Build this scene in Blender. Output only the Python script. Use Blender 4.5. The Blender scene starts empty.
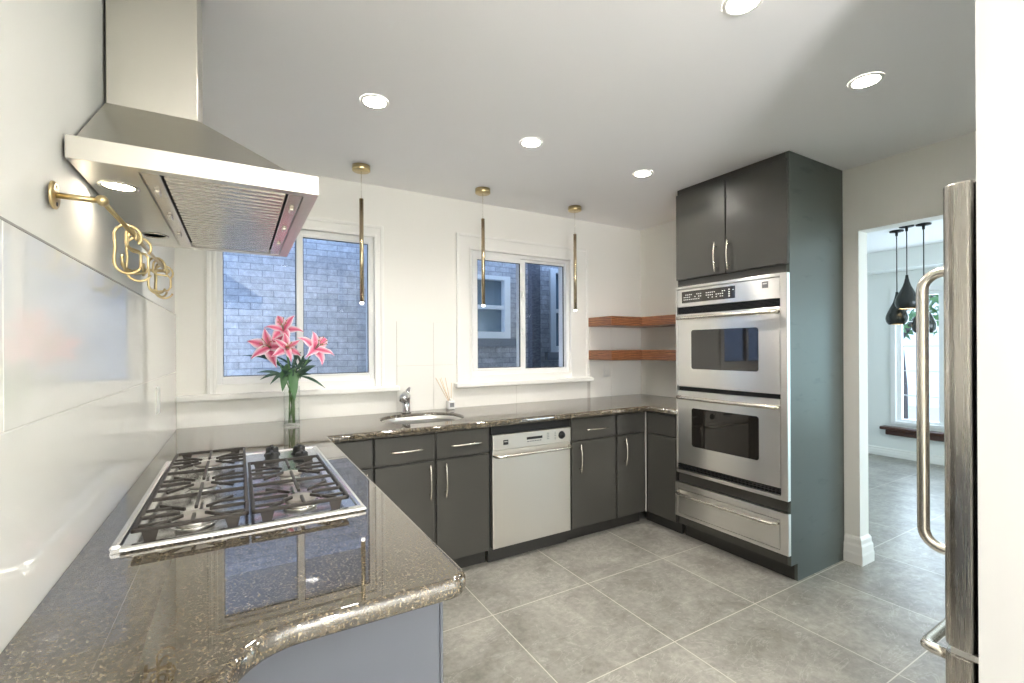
import bpy, bmesh, math, random
from mathutils import Vector, Matrix
S = bpy.context.scene
COL = S.collection
rnd = random.Random(7)

# ------------------------------------------------------------------ camera
F_PX, YAW, ROLL = 465.175, 0.5309, -0.0054
CAM = Vector((0.3004, -3.1713, 1.3361))
cd = bpy.data.cameras.new('camera')
cd.sensor_fit = 'HORIZONTAL'; cd.sensor_width = 36.0
cd.lens = F_PX * 36.0 / 1024.0
cd.shift_y = (348.3146 - 341.5) / 1024.0
cd.clip_start = 0.02
cam = bpy.data.objects.new('camera', cd); COL.objects.link(cam)
cam.matrix_world = Matrix.Translation(CAM) @ Matrix.Rotation(-YAW, 4, 'Z') @ Matrix.Rotation(math.pi/2, 4, 'X') @ Matrix.Rotation(ROLL, 4, 'Z')
S.camera = cam

# ------------------------------------------------------------------ world, exposure
S.view_settings.view_transform = 'Standard'
S.view_settings.look = 'None'
S.view_settings.gamma = 1.0
S.view_settings.use_curve_mapping = False
S.view_settings.exposure = 0.22
S.cycles.use_denoising = True
S.cycles.max_bounces = 16
S.cycles.diffuse_bounces = 12
S.cycles.glossy_bounces = 6
S.cycles.transmission_bounces = 8
S.cycles.transparent_max_bounces = 16
S.cycles.sample_clamp_indirect = 6.0
S.cycles.caustics_reflective = False
S.cycles.caustics_refractive = False
wd = bpy.data.worlds.new('world'); S.world = wd; wd.use_nodes = True
SKY_COL, SKY_STR = (0.46, 0.66, 1.0), 3.3
bg = wd.node_tree.nodes['Background']
bg.inputs[0].default_value = (*SKY_COL, 1); bg.inputs[1].default_value = SKY_STR

H = 2.4425        # ceiling
W = 3.574         # right wall
C = 0.900         # counter top
LIGHT_W = 6.6     # one recessed downlight
DINING_COL = (0.80, 0.93, 1.0)
SIDE_FILL_W = 340  # power of the added fill lamp behind the camera

def area(name, loc, rot, sx, sy, power, col, spread=180, shape='RECTANGLE', portal=False):
    l = bpy.data.lights.new(name, 'AREA'); l.shape = shape; l.size = sx
    if shape == 'RECTANGLE': l.size_y = sy
    l.energy = power; l.color = col; l.spread = math.radians(spread)
    if portal: l.cycles.is_portal = True
    o = bpy.data.objects.new(name, l); COL.objects.link(o)
    o.location = loc; o.rotation_euler = rot
    return o
# openings that let the sky in
area('portal_window', (0.64, 0.20, 1.61), (-math.pi/2, 0, 0), 0.92, 0.95, 1, (1, 1, 1), portal=True)
area('portal_window', (2.27, 0.20, 1.61), (-math.pi/2, 0, 0), 0.94, 0.95, 1, (1, 1, 1), portal=True)
# daylight through two dining windows; the side and front lamps are added fill
area('dining_daylight', (7.32, -1.34, 1.24), (0, math.pi/2, 0), 1.5, 1.35, 40, DINING_COL)
area('side_fill', (-.22, -5.75, 1.40), (0, -math.pi/2-.5, 0), 1.3, 1.5, SIDE_FILL_W, (1.0, .975, .94))  # added out of view to brighten the ceiling and right wall
area('garden_daylight', (7.32, -3.55, 1.15), (0, math.pi/2, 0), 1.8, 1.5, 20, (0.62, 1.0, 0.80))
area('front_fill', (5.3, -4.74, 1.3), (math.pi/2, 0, 0), 2.0, 1.6, 52, (0.90, 1.0, 0.96))  # added out of view to light the far dining wall

# ------------------------------------------------------------------ materials
def mat(name, col=(.8, .8, .8), rough=.5, metal=0.0, ior=1.5, spec=.5, emit=None, estr=0, alpha=1, trans=0, coat=0, aniso=0):
    m = bpy.data.materials.new(name); m.use_nodes = True
    b = m.node_tree.nodes['Principled BSDF']
    b.inputs['Base Color'].default_value = (*col, 1)
    b.inputs['Roughness'].default_value = rough
    b.inputs['Metallic'].default_value = metal
    b.inputs['IOR'].default_value = ior
    b.inputs['Specular IOR Level'].default_value = spec
    b.inputs['Transmission Weight'].default_value = trans
    b.inputs['Coat Weight'].default_value = coat
    b.inputs['Anisotropic'].default_value = aniso
    if emit:
        b.inputs['Emission Color'].default_value = (*emit, 1); b.inputs['Emission Strength'].default_value = estr
    return m
class NT:
    def __init__(s, m): s.t = m.node_tree; s.b = s.t.nodes['Principled BSDF']
    def n(s, typ, **kw):
        o = s.t.nodes.new(typ)
        for k, v in kw.items(): setattr(o, k, v)
        return o
    def l(s, a, b): s.t.links.new(a, b)
    def coord(s, scale=(1, 1, 1), loc=(0, 0, 0)):
        tc = s.n('ShaderNodeNewGeometry'); mp = s.n('ShaderNodeMapping')
        mp.inputs['Scale'].default_value = scale; mp.inputs['Location'].default_value = loc
        s.l(tc.outputs['Position'], mp.inputs['Vector']); return mp.outputs['Vector']
    def noise(s, vec, scale, detail=4, rough=.55, dist=0):
        o = s.n('ShaderNodeTexNoise'); o.inputs['Scale'].default_value = scale
        o.inputs['Detail'].default_value = detail; o.inputs['Roughness'].default_value = rough
        o.inputs['Distortion'].default_value = dist; s.l(vec, o.inputs['Vector']); return o.outputs['Fac']
    def ramp(s, fac, stops):
        o = s.n('ShaderNodeValToRGB'); e = o.color_ramp.elements
        while len(e) < len(stops): e.new(.5)
        for k, (p, c) in enumerate(stops):
            e[k].position = p; e[k].color = (*c, 1) if len(c) == 3 else c
        s.l(fac, o.inputs['Fac']); return o.outputs['Color']
    def mix(s, fac, a, b, mode='MIX'):
        o = s.n('ShaderNodeMix', data_type='RGBA', blend_type=mode)
        for src, i in ((fac, 0), (a, 6), (b, 7)):
            if isinstance(src, (int, float)): o.inputs[i].default_value = src
            elif isinstance(src, tuple): o.inputs[i].default_value = (*src, 1)
            else: s.l(src, o.inputs[i])
        return o.outputs[2]
    def bump(s, h, strength=.1, dist=.01):
        o = s.n('ShaderNodeBump'); o.inputs['Strength'].default_value = strength; o.inputs['Distance'].default_value = dist
        s.l(h, o.inputs['Height']); s.l(o.outputs['Normal'], s.b.inputs['Normal'])
    def rgh(s, fac, a, b):
        o = s.n('ShaderNodeMapRange'); o.inputs['To Min'].default_value = a; o.inputs['To Max'].default_value = b
        s.l(fac, o.inputs['Value']); s.l(o.outputs['Result'], s.b.inputs['Roughness'])
    def base(s, c): s.l(c, s.b.inputs['Base Color'])

M = {}
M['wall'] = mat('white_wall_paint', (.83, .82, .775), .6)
t = NT(M['wall']); t.bump(t.noise(t.coord(), 90, 3), .04, .004)
M['ceil'] = mat('ceiling_paint', (.915, .915, .925), .7)
t = NT(M['ceil']); t.bump(t.noise(t.coord(), 60, 3), .03, .004)
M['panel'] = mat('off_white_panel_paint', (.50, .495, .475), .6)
M['trim'] = mat('white_trim_gloss', (.84, .835, .80), .3)
M['vinyl'] = mat('white_vinyl', (.83, .835, .83), .32)
M['tile'] = mat('glossy_white_tile', (.88, .87, .825), .008, ior=1.62)
M['grout'] = mat('pale_grout', (.64, .62, .57), .8)
M['filler'] = mat('pale_filler_strip', (.36, .35, .32), .4)
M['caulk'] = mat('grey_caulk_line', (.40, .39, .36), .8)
M['dining_wall'] = mat('dining_wall_paint', (.82, .84, .82), .6)

M['floor'] = mat('grey_porcelain_floor', (.4, .4, .36), .33)
t = NT(M['floor'])
v = t.coord()
br = t.n('ShaderNodeTexBrick'); br.offset = 0.0; br.squash = 1.0
mp = t.n('ShaderNodeMapping'); mp.inputs['Location'].default_value = (-1.39, 1.11, 0)
g = t.n('ShaderNodeNewGeometry'); t.l(g.outputs['Position'], mp.inputs['Vector']); t.l(mp.outputs['Vector'], br.inputs['Vector'])
br.inputs['Scale'].default_value = 1.0; br.inputs['Mortar Size'].default_value = 0.0022
br.inputs['Mortar Smooth'].default_value = 0.0; br.inputs['Brick Width'].default_value = 0.61; br.inputs['Row Height'].default_value = 0.61
br.inputs['Color1'].default_value = (.93, .93, .93, 1); br.inputs['Color2'].default_value = (1.05, 1.05, 1.05, 1); br.inputs['Mortar'].default_value = (1, 1, 1, 1)
a = t.ramp(t.noise(v, 3.2, 8, .62, .5), [(.30, (.175, .167, .145)), (.5, (.268, .258, .232)), (.72, (.362, .350, .316))])
b2 = t.ramp(t.noise(v, 26, 6, .7), [(.32, (.66, .65, .63)), (.62, (1.10, 1.09, 1.07))])
c = t.mix(.8, a, b2, 'MULTIPLY')
vn = t.ramp(t.noise(t.coord((1.4, 3.1, 1)), 2.1, 5, .6, 1.6), [(.485, (0, 0, 0)), (.5, (1, 1, 1)), (.515, (0, 0, 0))])
c = t.mix(t.mix(.22, (0, 0, 0), vn), c, (.62, .60, .55))
sp = t.ramp(t.noise(v, 9, 3, .7), [(.70, (0, 0, 0)), (.76, (1, 1, 1))])
c = t.mix(t.mix(.30, (0, 0, 0), sp), c, (.16, .15, .13))
c = t.mix(1.0, c, br.outputs['Color'], 'MULTIPLY')
c = t.mix(br.outputs['Fac'], c, (.55, .52, .45)); t.base(c)
t.rgh(t.noise(v, 14, 4), .24, .46)

M['granite'] = mat('polished_dark_granite', (.06, .05, .04), .02, ior=2.25)
t = NT(M['granite']); v = t.coord()
vo = t.n('ShaderNodeTexVoronoi'); vo.inputs['Scale'].default_value = 150; t.l(v, vo.inputs['Vector'])
base = t.ramp(t.noise(v, 60, 5, .7), [(.30, (.018, .014, .009)), (.5, (.064, .052, .036)), (.68, (.135, .108, .072))])
fl = t.ramp(t.noise(t.coord((1, 1.5, 1)), 190, 2, .5), [(.58, (0, 0, 0)), (.66, (1, 1, 1))])
c = t.mix(t.mix(.55, (0, 0, 0), fl), base, (.36, .29, .18))
fl2 = t.ramp(vo.outputs['Distance'], [(.10, (1, 1, 1)), (.2, (0, 0, 0))])
c = t.mix(t.mix(.35, (0, 0, 0), fl2), c, (.36, .34, .30)); t.base(c)

def steel(name, col, rough, vec_scale, amt=.06):
    m = mat(name, col, rough, metal=1.0); t = NT(m)
    n = t.noise(t.coord(vec_scale), 40, 3, .6)
    t.rgh(n, rough - amt, rough + amt)
    return m
M['steel'] = mat('brushed_steel', (.84, .825, .79), .28, 1.0, aniso=.93)
t = NT(M['steel']); q = t.n('ShaderNodeCombineXYZ'); q.inputs['Z'].default_value = 1.0; t.l(q.outputs[0], t.b.inputs['Tangent'])
M['steel_v'] = steel('brushed_steel_upright', (.62, .60, .565), .27, (.25, .25, 8))
M['steel_door'] = steel('brushed_steel_door', (.82, .785, .72), .38, (8, 8, .2), .02)
M['steel_x'] = steel('brushed_steel_side_grain', (.68, .66, .62), .27, (.2, 6, 6))
M['hood'] = steel('brushed_hood_steel', (.66, .635, .575), .30, (.3, .3, 9), .05)
M['sinksteel'] = mat('satin_sink_steel', (.88, .87, .84), .34, 1.0)
M['filter'] = mat('filter_steel', (.62, .58, .53), .26, 1.0)
M['tray'] = steel('cooktop_steel', (.74, .73, .71), .20, (6, .3, 6), .05)
M['fridge'] = steel('fridge_steel', (.52, .49, .45), .27, (9, 9, .2), .025)
M['nickel'] = mat('brushed_nickel', (.74, .70, .62), .27, 1.0)
M['chrome'] = mat('chrome', (.58, .58, .60), .09, 1.0)
M['brass'] = mat('satin_brass', (.62, .49, .27), .28, 1.0)
M['bronze'] = mat('dark_brass_rod', (.52, .43, .28), .20, 1.0)
M['iron'] = mat('cast_iron', (.032, .026, .021), .5, spec=.4)
M['cap'] = mat('burner_cap', (.26, .24, .215), .5)
M['black'] = mat('black_plastic', (.010, .010, .010), .48, spec=.35)
M['blackgl'] = mat('oven_glass', (.012, .010, .008), .04, ior=1.7)
M['gap'] = mat('dark_recess', (.01, .01, .01), .7)
M['cab'] = mat('charcoal_cabinet_paint', (.052, .050, .044), .33)
t = NT(M['cab']); t.bump(t.noise(t.coord((9, 9, 1)), 45, 3), .03, .003)
M['cabside'] = mat('side_panel_green_light', (.085, .095, .085), .36)  # green daylight from the doorway is painted into this grey panel
t = NT(M['cabside'])
n = t.ramp(t.noise(t.coord((1.2, 1.2, 4)), 4.5, 5, .6), [(.60, (.078, .092, .082)), (.70, (.056, .070, .062))]); t.base(n)
M['endpanel'] = mat('blue_grey_end_panel', (.104, .114, .136), .45)
M['toe'] = mat('toe_kick', (.03, .029, .026), .4)
def wood(name):
    m = mat(name, (.3, .12, .05), .3); t = NT(m)
    w = t.n('ShaderNodeTexWave', wave_type='RINGS'); w.rings_direction = 'Y'
    w.inputs['Scale'].default_value = 5.0; w.inputs['Distortion'].default_value = 7.0; w.inputs['Detail'].default_value = 3; w.inputs['Detail Scale'].default_value = 1.3
    t.l(t.coord((.8, .8, 5)), w.inputs['Vector'])
    c = t.ramp(w.outputs['Fac'], [(0, (.115, .042, .020)), (.5, (.215, .085, .036)), (1, (.33, .145, .062))])
    st = t.ramp(t.noise(t.coord((60, 2, 2)), 3, 2), [(.4, (.72, .70, .68)), (.6, (1.1, 1.1, 1.1))])
    t.base(t.mix(.5, c, st, 'MULTIPLY')); return m
M['wood'] = wood('walnut')
M['sillwood'] = mat('dark_wood_sill', (.07, .028, .018), .35)
M['blade'] = mat('black_pendant_enamel', (.018, .020, .018), .22)
M['pendin'] = mat('pendant_gold_inside', (.7, .6, .35), .4, emit=(1, .86, .55), estr=1.2)
M['glow'] = mat('lamp_lens', (1, 1, 1), .4, emit=(1, .95, .86), estr=9)
M['tip'] = mat('lit_acrylic_tip', (1, 1, 1), .3, emit=(1, .95, .85), estr=5)
M['hoodglow'] = mat('hood_lamp_lens', (1, 1, 1), .3, emit=(1, .88, .70), estr=4)
M['hoodoff'] = mat('hood_lamp_lens_off', (.55, .54, .50), .25)
M['white'] = mat('white_plastic', (.82, .82, .79), .3)
M['mark'] = mat('white_print', (.75, .75, .72), .5)
M['disp'] = mat('control_display_glass', (.035, .032, .026), .07, ior=1.7)
M['reed'] = mat('reed', (.62, .45, .27), .7)
M['paperlabel'] = mat('grey_label', (.20, .20, .21), .6)
M['bottle'] = mat('frosted_bottle', (.80, .80, .78), .25)
M['stem'] = mat('flower_stem', (.10, .22, .05), .45)
M['leaf'] = mat('lily_leaf', (.055, .15, .05), .4)
M['leafd'] = mat('dark_foliage', (.035, .085, .055), .5)
M['stamen'] = mat('stamen', (.35, .16, .05), .6)
M['petal'] = mat('lily_petal', (.8, .3, .35), .45)
def petal_mat():
    m = M['petal']; t = NT(m)
    at = t.n('ShaderNodeAttribute', attribute_name='edge')
    c = t.ramp(at.outputs['Fac'], [(0, (.46, .035, .12)), (.28, (.62, .12, .22)), (.60, (.72, .38, .47)), (.95, (.86, .81, .83))])
    sp = t.ramp(t.noise(t.coord(), 160, 2), [(.62, (0, 0, 0)), (.68, (1, 1, 1))])
    t.base(t.mix(t.mix(.4, (0, 0, 0), sp), c, (.5, .03, .08)))
    t.b.inputs['Subsurface Weight'].default_value = .0
petal_mat()
def thin_glass(name, tint, ior=1.5):
    m = bpy.data.materials.new(name); m.use_nodes = True; nt = m.node_tree
    nt.nodes.remove(nt.nodes['Principled BSDF']); out = nt.nodes['Material Output']
    tr = nt.nodes.new('ShaderNodeBsdfTransparent'); tr.inputs[0].default_value = (*tint, 1)
    ge = nt.nodes.new('ShaderNodeNewGeometry'); mr = nt.nodes.new('ShaderNodeMapRange')
    mr.inputs['To Min'].default_value = ior; mr.inputs['To Max'].default_value = 1/ior
    nt.links.new(ge.outputs['Backfacing'], mr.inputs['Value'])
    gl = nt.nodes.new('ShaderNodeBsdfGlossy'); gl.inputs['Roughness'].default_value = .01
    fr = nt.nodes.new('ShaderNodeFresnel'); nt.links.new(mr.outputs['Result'], fr.inputs['IOR'])
    mx = nt.nodes.new('ShaderNodeMixShader')
    nt.links.new(fr.outputs[0], mx.inputs[0]); nt.links.new(tr.outputs[0], mx.inputs[1]); nt.links.new(gl.outputs[0], mx.inputs[2])
    nt.links.new(mx.outputs[0], out.inputs[0]); return m
M['pane'] = thin_glass('window_glass', (.95, .97, 1.0), 1.35)
M['vase'] = thin_glass('vase_glass', (.975, .985, .98), 1.30)
M['water'] = thin_glass('vase_water', (.97, .985, .98), 1.1)
M['brick'] = mat('pale_painted_brick', (.5, .5, .5), .85)
t = NT(M['brick'])
br = t.n('ShaderNodeTexBrick'); br.offset = .5
g = t.n('ShaderNodeNewGeometry'); sx = t.n('ShaderNodeSeparateXYZ'); cb = t.n('ShaderNodeCombineXYZ')
ad = t.n('ShaderNodeMath', operation='ADD')
t.l(g.outputs['Position'], sx.inputs[0]); t.l(sx.outputs['X'], ad.inputs[0]); t.l(sx.outputs['Y'], ad.inputs[1])
t.l(ad.outputs[0], cb.inputs['X']); t.l(sx.outputs['Z'], cb.inputs['Y']); t.l(cb.outputs[0], br.inputs['Vector'])
for k, val in (('Scale', 1), ('Mortar Size', .004), ('Brick Width', .20), ('Row Height', .064), ('Mortar Smooth', .3), ('Bias', 0)): br.inputs[k].default_value = val
br.inputs['Color1'].default_value = (.40, .40, .42, 1); br.inputs['Color2'].default_value = (.54, .54, .56, 1); br.inputs['Mortar'].default_value = (.29, .29, .31, 1)
v = t.coord()
c = t.mix(.75, br.outputs['Color'], t.ramp(t.noise(v, 16, 8, .8), [(.32, (.55, .55, .57)), (.5, (.95, .95, .95)), (.68, (1.5, 1.5, 1.5))]), 'MULTIPLY'); t.base(c)
inv = t.n('ShaderNodeMath', operation='SUBTRACT'); inv.inputs[0].default_value = 1; t.l(br.outputs['Fac'], inv.inputs[1]); t.bump(inv.outputs[0], .6, .01)
M['brickd'] = mat('dark_grey_upright_band', (.16, .16, .18), .8)
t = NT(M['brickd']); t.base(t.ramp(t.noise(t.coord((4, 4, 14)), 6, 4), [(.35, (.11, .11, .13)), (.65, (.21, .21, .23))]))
M['stone'] = mat('stone_sill', (.24, .25, .27), .8)
M['curtain'] = mat('dim_window_glass', (.16, .22, .27), .12)
M['conc'] = mat('concrete_ground', (.35, .35, .34), .9)
M['grass'] = mat('lawn', (.12, .22, .07), .9)
t = NT(M['grass']); t.base(t.ramp(t.noise(t.coord(), 12, 6), [(.35, (.07, .15, .04)), (.65, (.17, .28, .09))]))
M['siding'] = mat('white_siding', (.95, .88, .76), .7)
M['drive'] = mat('pale_driveway', (.66, .61, .53), .85)
M['roof'] = mat('grey_shingle', (.20, .20, .20), .9)
M['bark'] = mat('bark', (.12, .09, .07), .9)
M['treeleaf'] = mat('tree_leaves', (.13, .26, .07), .6)
t = NT(M['treeleaf']); t.base(t.ramp(t.noise(t.coord(), 5, 3), [(.35, (.08, .19, .04)), (.65, (.22, .36, .12))]))

# ------------------------------------------------------------------ mesh helpers
class MB:
    """collects shapes in world coordinates and links them as one mesh object"""
    def __init__(s): s.bm = bmesh.new(); s.mi = 0
    def _fin(s, verts, smooth=False):
        fs = set(f for v in verts for f in v.link_faces)
        for f in fs:
            f.material_index = s.mi; f.smooth = smooth
    def box(s, x0, x1, y0, y1, z0, z1, bev=0, seg=2, rot=None, piv=None):
        x0, x1 = min(x0, x1), max(x0, x1); y0, y1 = min(y0, y1), max(y0, y1); z0, z1 = min(z0, z1), max(z0, z1)
        r = bmesh.ops.create_cube(s.bm, size=1)['verts']
        bmesh.ops.scale(s.bm, vec=(x1-x0, y1-y0, z1-z0), verts=r)
        bmesh.ops.translate(s.bm, vec=((x0+x1)/2, (y0+y1)/2, (z0+z1)/2), verts=r)
        if bev:
            es = list(set(e for v in r for e in v.link_edges))
            q = bmesh.ops.bevel(s.bm, geom=es, offset=bev, segments=seg, profile=.5, affect='EDGES')
            r = list(set(v for f in q['faces'] for v in f.verts) | set(v for v in r if v.is_valid))
            grow = set(r)
            for v in list(grow):
                for f in v.link_faces: grow.update(f.verts)
            r = list(grow)
        if rot is not None:
            bmesh.ops.rotate(s.bm, cent=piv or ((x0+x1)/2, (y0+y1)/2, (z0+z1)/2), matrix=rot, verts=r)
        s._fin(r); return s
    def tube(s, pts, r, n=10, closed=False, caps=True):
        pts = [Vector(p) for p in pts]; N = len(pts)
        rs = r if isinstance(r, (list, tuple)) else [r]*N
        rings = []; up = None
        for i, p in enumerate(pts):
            a = pts[(i-1) % N] if (closed or i) else p
            b = pts[(i+1) % N] if (closed or i < N-1) else p
            d = (b-a).normalized()
            if up is None:
                up = d.orthogonal().normalized()
            up = (up - d*up.dot(d)).normalized()
            sd = d.cross(up)
            rings.append([s.bm.verts.new(p + (up*math.cos(k*2*math.pi/n) + sd*math.sin(k*2*math.pi/n))*rs[i]) for k in range(n)])
        fs = []
        for i in range(N if closed else N-1):
            A, B = rings[i], rings[(i+1) % N]
            for k in range(n):
                fs.append(s.bm.faces.new((A[k], A[(k+1) % n], B[(k+1) % n], B[k])))
        if caps and not closed:
            fs.append(s.bm.faces.new(rings[0][::-1])); fs.append(s.bm.faces.new(rings[-1]))
        for f in fs: f.material_index = s.mi; f.smooth = len(f.verts) == 4
        return s
    def lathe(s, prof, loc=(0, 0, 0), n=28, mtx=None, caps=True):
        loc = Vector(loc); rings = []
        for (r, z) in prof:
            row = []
            for k in range(n):
                v = Vector((r*math.cos(k*2*math.pi/n), r*math.sin(k*2*math.pi/n), z))
                if mtx: v = mtx @ v
                row.append(s.bm.verts.new(loc+v))
            rings.append(row)
        fs = []
        for A, B in zip(rings, rings[1:]):
            for k in range(n): fs.append(s.bm.faces.new((A[k], A[(k+1) % n], B[(k+1) % n], B[k])))
        if caps:
            if prof[0][0] > 1e-5: fs.append(s.bm.faces.new(rings[0][::-1]))
            if prof[-1][0] > 1e-5: fs.append(s.bm.faces.new(rings[-1]))
        for f in fs: f.material_index = s.mi; f.smooth = len(f.verts) == 4
        return s
    def prism(s, poly, lo, hi, axis='z', smooth=False):
        def P(a, b, h): return {'z': (a, b, h), 'y': (a, h, b), 'x': (h, a, b)}[axis]
        A = [s.bm.verts.new(P(a, b, lo)) for a, b in poly]; B = [s.bm.verts.new(P(a, b, hi)) for a, b in poly]
        n = len(poly); fs = [s.bm.faces.new(A[::-1]), s.bm.faces.new(B)]
        for k in range(n): fs.append(s.bm.faces.new((A[k], A[(k+1) % n], B[(k+1) % n], B[k])))
        for f in fs: f.material_index = s.mi
        return s
    def poly(s, pts, smooth=False):
        f = s.bm.faces.new([s.bm.verts.new(p) for p in pts]); f.material_index = s.mi; f.smooth = smooth; return s
    def build(s, name, mats, parent=None, bev=0, kind=None, **tags):
        if not isinstance(mats, (list, tuple)): mats = [mats]
        bmesh.ops.remove_doubles(s.bm, verts=s.bm.verts, dist=1e-6)
        bmesh.ops.recalc_face_normals(s.bm, faces=s.bm.faces)
        org = Vector((0, 0, 0))
        if parent is not None:
            q = parent
            while q is not None: org += Vector(q.location); q = q.parent
        elif s.bm.verts:
            xs = [v.co for v in s.bm.verts]
            org = Vector(((min(v.x for v in xs)+max(v.x for v in xs))/2, (min(v.y for v in xs)+max(v.y for v in xs))/2, min(v.z for v in xs)))
        bmesh.ops.translate(s.bm, vec=-org, verts=s.bm.verts)
        me = bpy.data.meshes.new(name); s.bm.to_mesh(me); s.bm.free()
        for m in mats: me.materials.append(m)
        o = bpy.data.objects.new(name, me); COL.objects.link(o)
        if parent is not None: o.parent = parent
        else: o.location = org
        if bev:
            md = o.modifiers.new('edge', 'BEVEL'); md.width = bev; md.segments = 2; md.limit_method = 'ANGLE'
        if kind: o['kind'] = kind
        for k, v in tags.items(): o[k] = v
        return o
def thing(name, loc, label, cat, group=None):
    o = bpy.data.objects.new(name, None); COL.objects.link(o); o.location = loc; o.empty_display_size = .05
    o['label'] = label; o['category'] = cat
    if group: o['group'] = group
    return o
def copy_tree(o, parent=None):
    c = o.copy(); COL.objects.link(c); c.parent = parent
    for ch in list(o.children): copy_tree(ch, c)
    return c
def arc(cx, cy, r, a0, a1, n):
    return [(cx + r*math.cos(math.radians(a0+(a1-a0)*k/n)), cy + r*math.sin(math.radians(a0+(a1-a0)*k/n))) for k in range(n+1)]
def rrect(a0, a1, b0, b1, r, n=5):
    return arc(a1-r, b1-r, r, 0, 90, n)+arc(a0+r, b1-r, r, 90, 180, n)+arc(a0+r, b0+r, r, 180, 270, n)+arc(a1-r, b0+r, r, 270, 360, n)
def wall_x(mb, x0, x1, z0, z1, y0, y1, holes):
    """wall in the xz direction with rectangular holes (hx0,hx1,hz0,hz1) sorted along x"""
    cur = x0
    for (a, b, c, d) in holes:
        if a > cur: mb.box(cur, a, y0, y1, z0, z1)
        if c > z0: mb.box(a, b, y0, y1, z0, c)
        if d < z1: mb.box(a, b, y0, y1, d, z1)
        cur = b
    if cur < x1: mb.box(cur, x1, y0, y1, z0, z1)
def wall_y(mb, y0, y1, z0, z1, x0, x1, holes):
    cur = y0
    for (a, b, c, d) in holes:
        if a > cur: mb.box(x0, x1, cur, a, z0, z1)
        if c > z0: mb.box(x0, x1, a, b, z0, c)
        if d < z1: mb.box(x0, x1, a, b, d, z1)
        cur = b
    if cur < y1: mb.box(x0, x1, cur, y1, z0, z1)

# ------------------------------------------------------------------ room shell
T = .006   # tile thickness proud of the plaster
YB, YD, XD, XF = -6.6, -4.6, 3.69, 7.104
m = MB(); m.box(-.2, XF+.15, YB-.15, 1.6, -.12, 0); m.build('floor', M['floor'], kind='structure')
m = MB(); m.box(-.2, XF+.15, YB-.15, 1.6, H, H+.15); m.build('ceiling', M['ceil'], kind='structure')
m = MB(); wall_y(m, YB, .17, 0, H, -.18, -T, [(-6.55, -4.95, .70, 2.15)]); wl = m.build('wall_left', M['wall'], kind='structure')  # opening behind the camera is added for the side fill lamp
m = MB()
z_j = 1.215
m.box(-T, 0, -2.1965, -.001, z_j+.001, 1.53, .0008, 1); m.box(-T, 0, -3.35, -2.1985, z_j+.001, 1.53, .0008, 1)
m.box(-T, 0, -3.35, -.001, .86, z_j-.001, .0008, 1)
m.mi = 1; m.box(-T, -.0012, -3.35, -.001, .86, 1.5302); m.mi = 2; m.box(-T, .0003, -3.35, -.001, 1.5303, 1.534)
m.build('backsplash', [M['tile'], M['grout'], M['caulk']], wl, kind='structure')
W1 = (.185, 1.092, 1.13, 2.092); W2 = (1.80, 2.742, 1.13, 2.085)
m = MB(); wall_x(m, -.18, XD, 0, H, T, .17, [W1, W2]); wb = m.build('wall_back', M['wall'], kind='structure')
m = MB()
# tile field: row under the sills, row between the windows, field by the shelves
for (x0, x1, z0, z1) in [(0, .60, .86, 1.045), (.602, 1.238, .86, 1.045), (1.24, 1.506, .86, 1.216), (1.508, 1.66, .86, 1.216), (1.66, 2.2, .86, 1.04), (2.202, 2.925, .86, 1.04),
                         (1.24, 1.506, 1.218, 1.525), (1.508, 1.683, 1.218, 1.525), (2.957, 3.20, .86, 1.216), (3.202, W, .86, 1.216), (2.957, 3.20, 1.218, 1.525), (3.202, W, 1.218, 1.525)]:
    m.box(x0+.0004, x1-.0004, 0, T, z0, z1-.0004, .0008, 1)
m.mi = 1
for (x0, x1, z0, z1) in [(0, W, .86, 1.04), (1.24, 1.66, .86, 1.526), (2.957, W, .86, 1.526)]: m.box(x0, x1, .0012, T, z0, z1)
m.build('backsplash', [M['tile'], M['grout']], wb, kind='structure')
# right wall with the opening to the dining room
OP = (-2.95, -1.789, 0, 2.045)
m = MB(); wall_y(m, -3.55, T, 0, H, W+T, XD, [OP]); wr = m.build('wall_right', M['wall'], kind='structure')
m = MB()
m.box(W, W+T, -.93, 0, .86, 1.216, .0008, 1); m.box(W, W+T, -.93, 0, 1.218, 1.525, .0008, 1)
m.build('backsplash', M['tile'], wr, kind='structure')
# baseboard returning round the jamb of the opening
m = MB()
def bb_profile(d): return [(0, 0), (d, 0), (d, .058), (d*.86, .07), (d*.80, .108), (d*.55, .122), (d*.5, .148), (d*.25, .16), (0, .165)]
def sweep(m, path, prof, side=1):
    P = [Vector((x, y, 0)) for x, y in path]; n = len(P); rows = []
    for i in range(n):
        d0 = (P[i]-P[i-1]).normalized() if i else None; d1 = (P[i+1]-P[i]).normalized() if i < n-1 else None
        d0 = d0 or d1; d1 = d1 or d0
        n0 = Vector((d0.y, -d0.x, 0))*side; n1 = Vector((d1.y, -d1.x, 0))*side
        mi = (n0+n1).normalized(); mi /= mi.dot(n0)
        rows.append([m.bm.verts.new(P[i]+mi*a+Vector((0, 0, b))) for a, b in prof])
    for A, Bq in zip(rows, rows[1:]):
        for k in range(len(prof)): m.bm.faces.new((A[k], A[(k+1) % len(prof)], Bq[(k+1) % len(prof)], Bq[k]))
    m.bm.faces.new(rows[0]); m.bm.faces.new(rows[-1][::-1])
sweep(m, [(W+T, -1.7065), (W+T, -1.789), (XD, -1.789), (XD, 1.0)], bb_profile(.022), 1)
m.build('baseboard_right', M['trim'], kind='structure')
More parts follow.
